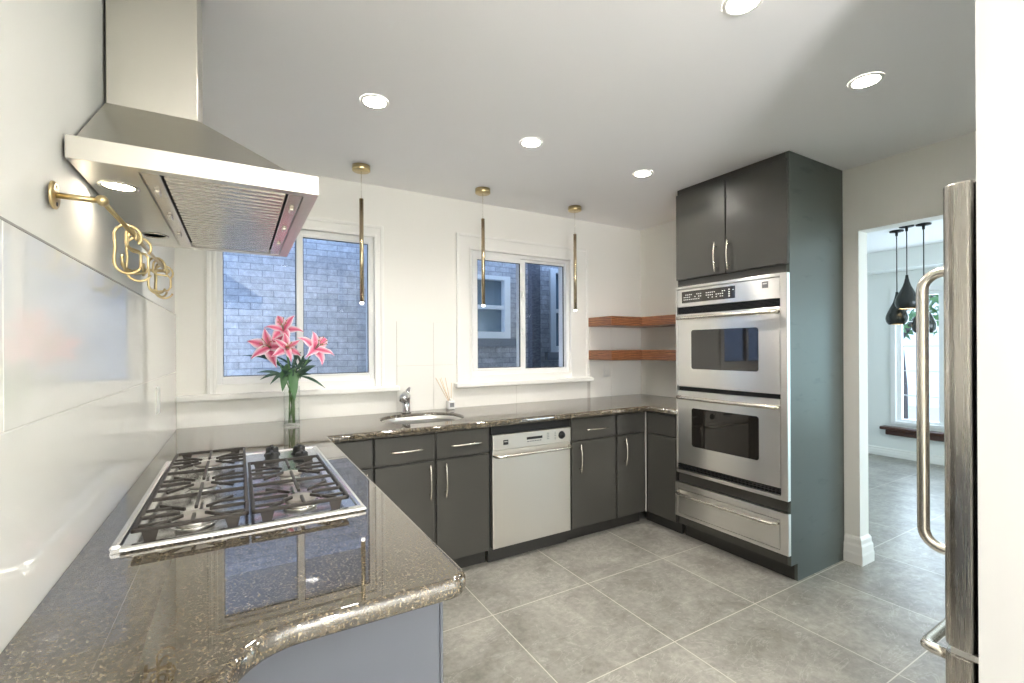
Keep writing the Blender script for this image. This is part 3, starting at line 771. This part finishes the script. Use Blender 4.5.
for ly in (-1.745, -1.20):
    m = MB(); m.lathe([(.040, hz0+.003), (.040, hz0), (.033, hz0-.001), (.030, hz0+.002)], (.056, ly, 0), caps=False); m.mi = 1 if ly < -1.5 else 2
    m.lathe([(.030, hz0+.0015), (0, hz0+.0015)], (.056, ly, 0)); m.build('lamp', [M['nickel'], M['hoodglow'], M['hoodoff']], lp)
m = MB()
fz = hz0+.010
m.box(.114, .443, hy0+.03, hy1-.03, fz+.010, fz+.012)
m.mi = 1
m.box(.114, .150, hy0+.03, hy1-.03, hz0+.002, hz0+.010, .002); m.box(.410, .443, hy0+.03, hy1-.03, hz0+.002, hz0+.010, .002)
nb = 26
for k in range(nb):
    yy = hy0+.045+(hy1-hy0-.09)*(k+.5)/nb
    m.prism([(yy-.0135, hz0+.010), (yy-.009, hz0+.003), (yy+.009, hz0+.003), (yy+.0135, hz0+.010)], .156, .404, axis='x')
m.build('grease_filter', [M['gap'], M['filter']], r)
for lx in (.130, .428):
    for ly in (-1.74, -1.50, -1.26):
        m = MB(); m.box(lx-.006, lx+.006, ly-.022, ly+.022, hz0-.005, hz0+.003, .003); m.build('latch', M['nickel'], r)

# ------------------------------------------------------------------ brass pot rail and hooks
rx, rz, ry0, ry1 = .072, 1.628, -1.985, -1.045
r = thing('pot_rail', (0.001, (ry0+ry1)/2, rz), 'brass pot rail on the left wall under the range hood', 'rail')
m = MB(); rxm = Matrix.Rotation(math.pi/2, 4, 'Y')
m.lathe([(.026, 0), (.026, .0035), (.024, .005), (.008, .0055)], (.001, ry0, rz), 24, rxm); m.mi = 1
for s_ in (-1, 1): m.lathe([(.0042, .0), (.0042, .0058)], (.0012, ry0+.002, rz+s_*.016), 10, rxm)
m.build('flange', [M['brass'], M['iron']], r)
m = MB(); m.lathe([(.024, 0), (.024, .005), (.021, .008), (.010, .009)], (.001, ry1, rz), 24, rxm); m.build('flange', M['brass'], r)
for yy in (ry0, ry1):
    m = MB(); m.tube([(.006, yy, rz), (rx-.004, yy, rz)], .0055, 12); m.build('post', M['brass'], r)
    m = MB(); m.lathe([(.0, -.012), (.007, -.010), (.010, -.005), (.010, .006), (.007, .011), (0, .013)], (rx, yy, rz), 16, Matrix.Rotation(math.pi/2, 4, 'X')); m.build('knuckle', M['brass'], r)
m = MB(); m.tube([(rx, ry0, rz), (rx, ry1, rz)], .0050, 12); m.build('bar', M['brass'], r)
def hook_pts(kind):
    # flat S hook in the local x-z plane, hanging from the origin
    if kind == 0:
        p = [(.026*math.cos(a), .0, -.021+.026*math.sin(a)) for a in [math.radians(-40+d) for d in range(0, 231, 23)]]
        p += [(-.024, 0, -.052), (-.026, 0, -.075)]
        p += [(.026*math.cos(a), 0, -.085+.026*math.sin(a)) for a in [math.radians(190+d) for d in range(0, 171, 19)]]
        return p
    p = [(.016*math.cos(a), 0, -.011+.016*math.sin(a)) for a in [math.radians(-30+d) for d in range(0, 211, 21)]]
    p += [(-.017, 0, -.035), (-.005, 0, -.043), (.024, 0, -.045), (.031, 0, -.054), (.031, 0, -.082), (.024, 0, -.094), (.0, 0, -.099), (-.022, 0, -.094), (-.029, 0, -.080), (-.029, 0, -.064)]
    return p
HK = [(-1.742, 0, 20, 'open-ended brass hook first along the pot rail'), (-1.700, 1, 62, 'squared brass hook second along the pot rail'), (-1.655, 1, 38, 'squared brass hook third along the pot rail, turned toward the room'),
      (-1.600, 0, 8, 'round brass hook last of the near cluster on the pot rail'),
      (-1.285, 0, 40, 'brass hook first of the far cluster on the pot rail'), (-1.235, 1, 10, 'squared brass hook in the middle of the far cluster on the pot rail'), (-1.180, 0, 60, 'brass hook third of the far cluster on the pot rail'), (-1.120, 0, 15, 'brass hook nearest the window end of the pot rail')]
hmesh = {}
for (yy, kind, rot, lab) in HK:
    if kind not in hmesh:
        o = MB().tube(hook_pts(kind), .0033, 8).build('pot_hook', M['brass']); me = o.data
        # put the mesh origin back at the rail
        off = o.location.copy()
        for v_ in me.vertices: v_.co += off
        hmesh[kind] = me
    else:
        o = bpy.data.objects.new('pot_hook', hmesh[kind]); COL.objects.link(o)
    o.location = (rx, yy, rz+.0085-(.005 if kind == 0 else .005)); o.rotation_euler = (0, 0, math.radians(rot))
    o['label'] = lab; o['category'] = 'hook'; o['group'] = 'brass hooks on the pot rail'

# ------------------------------------------------------------------ outlets
def outlet(loc, face, label):
    r = thing('wall_outlet', loc, label, 'outlet')
    x, y, z = loc
    m = MB(); n = MB()
    if face == 'y':
        m.box(x-.036, x+.036, y-.006, y, z-.058, z+.058, .003)
        for s_ in (-1, 1):
            n.box(x-.017, x+.017, y-.008, y-.005, z+s_*.024-.016, z+s_*.024+.016, .002)
    else:
        m.box(x, x+.006, y-.036, y+.036, z-.058, z+.058, .003)
        for s_ in (-1, 1): n.box(x+.005, x+.008, y-.017, y+.017, z+s_*.024-.016, z+s_*.024+.016, .002)
    m.build('plate', M['white'], r); n.build('socket', M['trim'], r)
outlet((3.138, 0.0, 1.135), 'y', 'white outlet plate below the lower corner shelf')
outlet((0.0, -.709, 1.125), 'x', 'white outlet plate on the left tile wall beyond the cooktop')

# ------------------------------------------------------------------ recessed downlights
def downlight(x, y, label):
    r = thing('recessed_light', (x, y, H), label, 'ceiling light', 'recessed ceiling lights')
    m = MB(); m.lathe([(.062, H-.0005), (.061, H-.004), (.052, H-.006), (.047, H-.003)], (x, y, 0), 32, caps=False); m.build('trim_ring', M['trim'], r)
    m = MB(); m.lathe([(.0475, H-.003), (0, H-.003)], (x, y, 0), 32); m.build('lens', M['glow'], r)
    area('downlight_lamp', (x, y, H-.012), (0, 0, 0), .09, .09, LIGHT_W, (1, .955, .88), 138, 'DISK')
downlight(.829, -1.070, 'round recessed ceiling light nearest the range hood chimney')
downlight(1.662, -1.070, 'round recessed ceiling light in the middle of the row nearer the windows')
downlight(2.520, -1.045, 'round recessed ceiling light in front of the tall oven cabinet')
downlight(1.699, -2.263, 'round recessed ceiling light cut by the top edge of the photo')
downlight(2.558, -2.250, 'round recessed ceiling light above the refrigerator side of the room')
downlight(.829, -3.5, 'added unseen ceiling light at the camera end of the room')  # added out of view for more bounce light
downlight(2.558, -3.2, 'added unseen ceiling light directly over the refrigerator')  # added out of view to brighten the wall around the doorway
downlight(1.2, -4.9, 'added unseen ceiling light in the left of the room behind the camera')  # this lamp and the next are added behind the view for bounce
downlight(2.6, -4.9, 'added unseen ceiling light behind the refrigerator niche')

# ------------------------------------------------------------------ slim brass pendants over the back counter
def slim_pendant(x, y, zt, zb, label):
    r = thing('pendant_light', (x, y, H), label, 'pendant light', 'slim brass pendants')
    m = MB(); m.lathe([(.0, H-.0005), (.052, H-.001), (.052, H-.030), (.049, H-.033), (0, H-.033)], (x, y, 0), 32); m.build('canopy', M['brass'], r)
    m = MB(); m.tube([(x, y, H-.033), (x, y, zt)], .0012, 6); m.build('cable', M['nickel'], r)
    m = MB(); m.tube([(x, y, zt), (x, y, zb+.015)], .0125, 20); m.build('rod', M['bronze'], r)
    m = MB(); m.lathe([(.0, zb+.015), (.0115, zb+.0149), (.0115, zb+.004), (.008, zb), (0, zb)], (x, y, 0), 18); m.build('diffuser_tip', M['tip'], r)
slim_pendant(.942, -.292, 2.243, 1.605, 'slim brass tube pendant before the left window with lilies')
slim_pendant(1.765, -.288, 2.235, 1.625, 'slim brass tube pendant before the left pane of the right window')
slim_pendant(2.577, -.278, 2.228, 1.622, 'slim brass tube pendant between the right window and the corner shelves')

# ------------------------------------------------------------------ lilies in a glass vase
VX, VY = .559, -.250
r = thing('vase', (VX, VY, C), 'clear straight glass vase of water on the back counter', 'vase')
m = MB(); m.lathe([(0, C+.001), (.042, C+.001), (.043, C+.006), (.043, C+.222)], (VX, VY, 0), 32, caps=False); m.lathe([(.0395, C+.222), (.0395, C+.014), (0, C+.013)], (VX, VY, 0), 32, caps=False)
m.lathe([(.043, C+.222), (.0412, C+.2235), (.0395, C+.222)], (VX, VY, 0), 32, caps=False); m.build('glass', M['vase'], r)
m = MB(); m.lathe([(0, C+.015), (.0388, C+.015), (.0388, C+.10), (0, C+.10)], (VX, VY, 0), 28); m.build('water', M['water'], r)
def petal(m, base, direction, up, length, width, curl):
    """one lily petal; writes an edge attribute later via vertex layer"""
    d = Vector(direction).normalized(); u = Vector(up); u = (u-d*u.dot(d)).normalized(); s_ = d.cross(u)
    lay = m.bm.verts.layers.float.get('edge') or m.bm.verts.layers.float.new('edge')
    rows = []
    n = 8
    for i in range(n+1):
        t_ = i/n
        w_ = width*math.sin(math.pi*min(1, .12+.88*t_)**.9)*(1 if i < n else .05)+.0015
        c_ = Vector(base)+d*length*(t_-.12*curl*t_**3)-u*curl*length*(.62*t_**2.4-.25*t_)
        row = []
        for j in (-2, -1, 0, 1, 2):
            q = j/2; v_ = m.bm.verts.new(c_+s_*w_*q+u*(abs(q)*.22*w_+.006*abs(q)*math.sin(t_*9)))
            v_[lay] = abs(q)*.85+.15*t_; row.append(v_)
        rows.append(row)
    for A, Bq in zip(rows, rows[1:]):
        for k in range(4):
            f = m.bm.faces.new((A[k], A[k+1], Bq[k+1], Bq[k])); f.smooth = True
def bloom(root, center, face, size, npet=6, spread=1.0, seed=0):
    c_ = Vector(center); f_ = Vector(face).normalized(); a_ = f_.orthogonal().normalized(); b_ = f_.cross(a_)
    m = MB(); rr = random.Random(seed)
    for k in range(npet):
        an = k*2*math.pi/npet+rr.uniform(-.15, .15)+seed
        out = a_*math.cos(an)+b_*math.sin(an)
        petal(m, c_-f_*.012, out*spread+f_*(.55 if k % 2 else .75), f_-out*.3, size*rr.uniform(.9, 1.1), size*(.24 if k % 2 else .19), rr.uniform(.7, 1.15))
    o = m.build('bloom', M['petal'], root)
    md = o.modifiers.new('thick', 'SOLIDIFY'); md.thickness = .0012
    m = MB()
    for k in range(6):
        an = k*2*math.pi/6+.4; out = a_*math.cos(an)+b_*math.sin(an)
        e = c_+f_*size*.62+out*size*.2
        m.tube([c_-f_*.01, c_+f_*size*.35+out*size*.06, e], .0011, 5); m.mi = 1
        m.tube([e-out*.006, e+out*.006], .0024, 6); m.mi = 0
    m.build('stamens', [M['stem'], M['stamen']], o)
def leaf(m, base, tip, width, droop=.02, n=6):
    b_, t_ = Vector(base), Vector(tip); d = t_-b_; sd = d.cross(Vector((.15, -1, .35))).normalized() 
    nrm = sd.cross(d).normalized(); rows = []
    for i in range(n+1):
        u = i/n; w_ = width*math.sin(math.pi*(.08+.92*u))*(.999 if i < n else .03)+.0006
        c_ = b_+d*u+Vector((0, 0, droop*math.sin(math.pi*u)))
        rows.append([m.bm.verts.new(c_-sd*w_), m.bm.verts.new(c_-nrm*w_*.25), m.bm.verts.new(c_+sd*w_)])
    for A, Bq in zip(rows, rows[1:]):
        for k in (0, 1):
            f = m.bm.faces.new((A[k], A[k+1], Bq[k+1], Bq[k])); f.smooth = True; f.material_index = m.mi
def px(u, v, y):   # helper for laying out the bouquet in the vase's own frame: offsets in metres
    return None
K = .0057
def off(u, v, dy=0):  # offset of a bloom from the vase axis, right (u) and up (v) in bouquet units
    rx_, ry_ = math.cos(YAW), -math.sin(YAW)
    return Vector((VX+rx_*u*K+math.sin(YAW)*dy, VY+ry_*u*K+math.cos(YAW)*dy, C+v*K))
toc = Vector((-.10, -1, .12)).normalized()
def lily(label, bl, stem_top, foot, face, size, seed, leaves):
    r = thing('lily', (VX, VY, C+.016), label, 'flower', 'lilies in the glass vase')
    mid = Vector((VX+foot[2]*.6, VY+foot[3]*.6, C+.21)); b0 = Vector((VX+foot[0], VY+foot[1], C+.018))
    top = Vector(bl)-Vector(face).normalized()*.018
    q = [b0, b0.lerp(mid, .5), mid, mid.lerp(top, .5)+Vector((0, 0, .02)), top]
    m = MB(); m.tube(q, .0032, 8); m.build('stem', M['stem'], r)
    bloom(r, bl, face, size, seed=seed)
    for (a, b, w_, dk) in leaves:
        m = MB(); leaf(m, a, b, w_, .015); m.build('leaf', M['leafd'] if dk else M['leaf'], r)
lily('topmost pink lily of the bouquet, in front of the window mullion', off(-10, 96, .02), 0, (.012, .010, .010, .012), Vector((-.1, -.8, .75)), .118, 1,
     [(off(-4, 62), off(-6, 35, -.04), .024, False), (off(-3, 55, -.01), off(-19, 42, -.03), .010, True)])
lily('leftmost large pink lily of the bouquet with white petal edges', off(-20, 79, -.02), 0, (-.014, .006, -.018, .0), Vector((-.35, -1, .35)), .128, 2,
     [(off(-6, 56), off(-36, 74, -.02), .007, True), (off(-10, 62), off(-47, 71, -.02), .005, True), (off(-6, 50), off(-32, 54, -.03), .008, True), (off(-8, 52), off(-27, 47, -.05), .009, True)])
lily('small half-open pink lily in the centre of the bouquet', off(0, 78, -.06), 0, (.004, -.014, .004, -.015), Vector((.25, -1, .2)), .092, 3,
     [(off(2, 58, -.02), off(7, 26, -.05), .026, False), (off(1, 60), off(8, 74, .02), .009, True)])
lily('rightmost pink lily of the bouquet, leaning toward the sink', off(23.5, 77, .0), 0, (.012, -.008, .020, .002), Vector((.45, -.75, .6)), .132, 4,
     [(off(8, 50), off(35, 38, -.02), .008, True), (off(9, 56), off(20, 66, .01), .011, True), (off(5, 46), off(15, 58, -.03), .010, False)])
r = thing('foliage_sprig', (VX, VY, C+.016), 'dark green filler sprigs among the lily stems', 'foliage')
m = MB()
for k in range(26):
    u0 = rnd.uniform(-8, 10); v0 = rnd.uniform(44, 62); an = rnd.uniform(15, 165); L = rnd.uniform(7, 17)
    a = off(u0, v0, rnd.uniform(-.04, .04)); b = off(u0+math.cos(math.radians(an))*L*1.5, v0+math.sin(math.radians(an))*L*.9, rnd.uniform(-.06, .06))
    leaf(m, a, b, rnd.uniform(.004, .009), .01)
m.build('leaves', M['leafd'], r, kind='stuff')
m = MB()
for k in range(4):
    m.tube([(VX-.015+k*.010, VY+.012-k*.006, C+.018), (VX+.010-k*.008, VY-.008+k*.006, C+.2), off(-6+k*5, 58, .02-k*.01)], .0024, 6)
m.build('stems', M['stem'], r)

# ------------------------------------------------------------------ refrigerator
r = thing('refrigerator', (2.285, -3.1, 0), 'tall stainless refrigerator standing behind the white wall, door edge and handles showing', 'refrigerator')
m = MB(); m.box(1.840, 2.735, -3.50, -2.782, .02, 1.735, .004); m.build('cabinet_body', M['black'], r)
def door_prism(z0, z1):
    # plan outline with rounded left edge and slightly bowed front
    out = [(1.834, -2.768), (1.829, -2.760)]
    out += [(1.829, -2.732), (1.831, -2.722), (1.836, -2.714), (1.843, -2.709)]
    for k in range(11):
        u = k/10; out.append((1.850+.880*u, -2.706+.022*math.sin(math.pi*u)))
    out += [(2.738, -2.712), (2.738, -2.768)]
    m = MB(); m.prism(out, z0, z1, axis='z'); return m
dr = door_prism(.585, 1.740).build('door', M['fridge'], r, bev=.004)
fr = door_prism(.085, .568).build('freezer_drawer', M['fridge'], r, bev=.004)
m = MB(); m.box(1.845, 2.730, -2.785, -2.766, .09, 1.735); m.build('gasket', M['gap'], r)
m = MB(); hx_ = 1.885; hyo = -2.652
pts = [(hx_, -2.706, 1.530)]+[(hx_, b, a) for a, b in arc(1.485, hyo-.045, .045, 0, 90, 6)]+[(hx_, b, a) for a, b in arc(.850, hyo-.045, .045, 90, 180, 6)]+[(hx_, -2.706, .805)]
m.tube(pts, .0135, 14); m.build('handle', M['nickel'], dr)
m = MB(); pts = [(1.885, -2.705, .535), (1.885, hyo-.016, .535), (1.891, hyo-.003, .535), (1.915, hyo, .535), (2.64, hyo+.012, .535), (2.67, hyo-.003, .535), (2.678, -2.70, .535)]
m.tube(pts, .0135, 14); m.build('handle', M['nickel'], fr)
m = MB(); m.box(1.835, 1.875, -2.80, -2.72, .568, .584, .002); m.build('hinge', M['steel'], r)
m = MB(); m.box(1.85, 2.73, -3.45, -2.80, 0, .02); m.box(1.86, 2.72, -2.80, -2.77, 0.005, .08); m.build('kick_grille', M['black'], r)

# ------------------------------------------------------------------ dining-room pendants
def drop_pendant(x, y, tip, bot, rad, label):
    r = thing('pendant_light', (x, y, H), label, 'pendant light', 'black teardrop pendants')
    m = MB(); m.tube([(x, y, H-.012), (x, y, tip)], .0045, 8); m.build('cord', M['black'], r)
    m = MB(); m.lathe([(0, H-.001), (.055, H-.0015), (.055, H-.012), (.012, H-.018), (.010, H-.05), (0, H-.05)], (x, y, 0), 20); m.build('canopy', M['black'], r)
    h_ = tip-bot
    prof = [(.010, tip), (.013, tip-.08*h_), (.020, tip-.20*h_), (.032, tip-.33*h_), (.052, tip-.47*h_), (rad*.82, tip-.62*h_), (rad*.97, tip-.74*h_), (rad, tip-.82*h_), (rad*.94, tip-.91*h_), (rad*.80, tip-.98*h_), (rad*.72, bot)]
    m = MB(); m.lathe(prof, (x, y, 0), 28, caps=False); o = m.build('shade', M['blade'], r)
    m = MB(); m.lathe([(rad*.70, bot+.003), (rad*.85, bot+.09*h_), (rad*.80, bot+.3*h_), (.03, bot+.52*h_), (0, bot+.53*h_)], (x, y, 0), 24, caps=False); m.build('shade_lining', M['pendin'], r)
    m = MB(); m.lathe([(0, bot+.03), (.022, bot+.04), (.030, bot+.065), (.020, bot+.10), (0, bot+.11)], (x, y, 0), 16); m.build('bulb', M['glow'], r)
drop_pendant(5.738, -1.197, 1.856, 1.545, .088, 'black teardrop pendant hanging left in the dining room cluster')
drop_pendant(5.597, -1.324, 1.990, 1.680, .090, 'black teardrop pendant hanging highest in the dining room cluster')
drop_pendant(5.647, -1.430, 1.770, 1.458, .088, 'black teardrop pendant half hidden behind the refrigerator handle')

# ------------------------------------------------------------------ outside
m = MB(); m.box(-6, 7.2, .17, 6, -.72, -.6); m.build('ground', M['conc'], kind='structure')
m = MB(); m.box(7.27, 40, -25, 25, -.72, -.6); m.build('ground_drive', M['drive'], kind='structure')
r = thing('brick_house', (3, 2.4, -.6), 'pale brick neighbouring house seen through both kitchen windows', 'house')
NW = [(2.42, 3.30, 1.46, 2.25), (3.93, 4.75, 1.28, 2.41)]
m = MB(); wall_x(m, -6, 8, -.6, 3.6, 2.0, 2.3, NW); m.build('wall', M['brick'], r)
m = MB(); m.box(3.585, 3.715, 1.90, 2.0, -.6, 3.6); m.build('band', M['brickd'], r, label='narrow dark upright pier on the brick wall')  # narrow dark upright box standing proud of the brick
for (a, b, c, d) in NW:
    m = MB(); f = .085
    m.box(a, a+f, 1.97, 2.1, c, d); m.box(b-f, b, 1.97, 2.1, c, d); m.box(a+f, b-f, 1.971, 2.099, c+.001, c+f); m.box(a+f, b-f, 1.971, 2.099, d-f*.6, d-.001)
    mid = (c+d)/2; m.box(a+f, b-f, 2.0, 2.09, mid-.025, mid+.025)
    w = m.build('window', M['vinyl'], r)
    m = MB(); m.box(a+f-.01, b-f+.01, 2.06, 2.07, c+f-.01, d-f*.6+.01); m.build('pane', M['curtain'], w)
    m = MB(); m.box(a-.08, b+.08, 1.93, 2.05, c-.10, c); m.build('stone_sill', M['stone'], w)
m = MB(); m.box(-6.2, 8.2, 1.7, 6, 3.6, 3.75); m.build('eaves', M['roof'], r)
r = thing('white_house', (20, -2, -.6), 'white gabled house outside, glimpsed through the dining room window', 'house')
m = MB(); m.prism([(-9, -.6), (5, -.6), (5, 2.6), (-2, 6.2), (-9, 2.6)], 19, 26, axis='x'); m.build('walls', M['siding'], r)
m = MB(); m.prism([(-9.6, 2.3), (-9.6, 2.6), (-2, 6.6), (5.6, 2.6), (5.6, 2.3), (-2, 6.2)], 18.6, 26.4, axis='x'); m.build('roof', M['roof'], r)
def tree(x, y, h, rad, seed, label):
    r = thing('tree', (x, y, -.6), label, 'tree'); rr = random.Random(seed)
    m = MB(); m.tube([(x, y, -.6), (x+.05, y, .6), (x-.05, y+.05, h*.55), (x, y, h*.8)], [.14, .11, .08, .03], 10)
    for k in range(6):
        an = rr.uniform(0, 6.28); z = h*rr.uniform(.35, .6); m.tube([(x, y, z), (x+math.cos(an)*rad*.7, y+math.sin(an)*rad*.7, z+rad*.5)], [.05, .015], 6)
    m.build('trunk', M['bark'], r)
    m = MB()
    for k in range(1500):
        v_ = Vector((rr.gauss(0, 1), rr.gauss(0, 1), rr.gauss(0, 1))).normalized()*rad*rr.uniform(.45, 1)**.6
        c_ = Vector((x, y, h*.68))+Vector((v_.x, v_.y, v_.z*.8)); a = Vector((rr.gauss(0, 1), rr.gauss(0, 1), rr.gauss(0, 1))).normalized(); b = a.orthogonal().normalized(); s_ = rr.uniform(.06, .13)
        m.poly([c_-a*s_, c_-b*s_*.5, c_+a*s_, c_+b*s_*.5])
    m.build('crown', M['treeleaf'], r, kind='stuff')
tree(10.6, .55, 3.9, 1.5, 3, 'leafy green tree outside the dining room window')
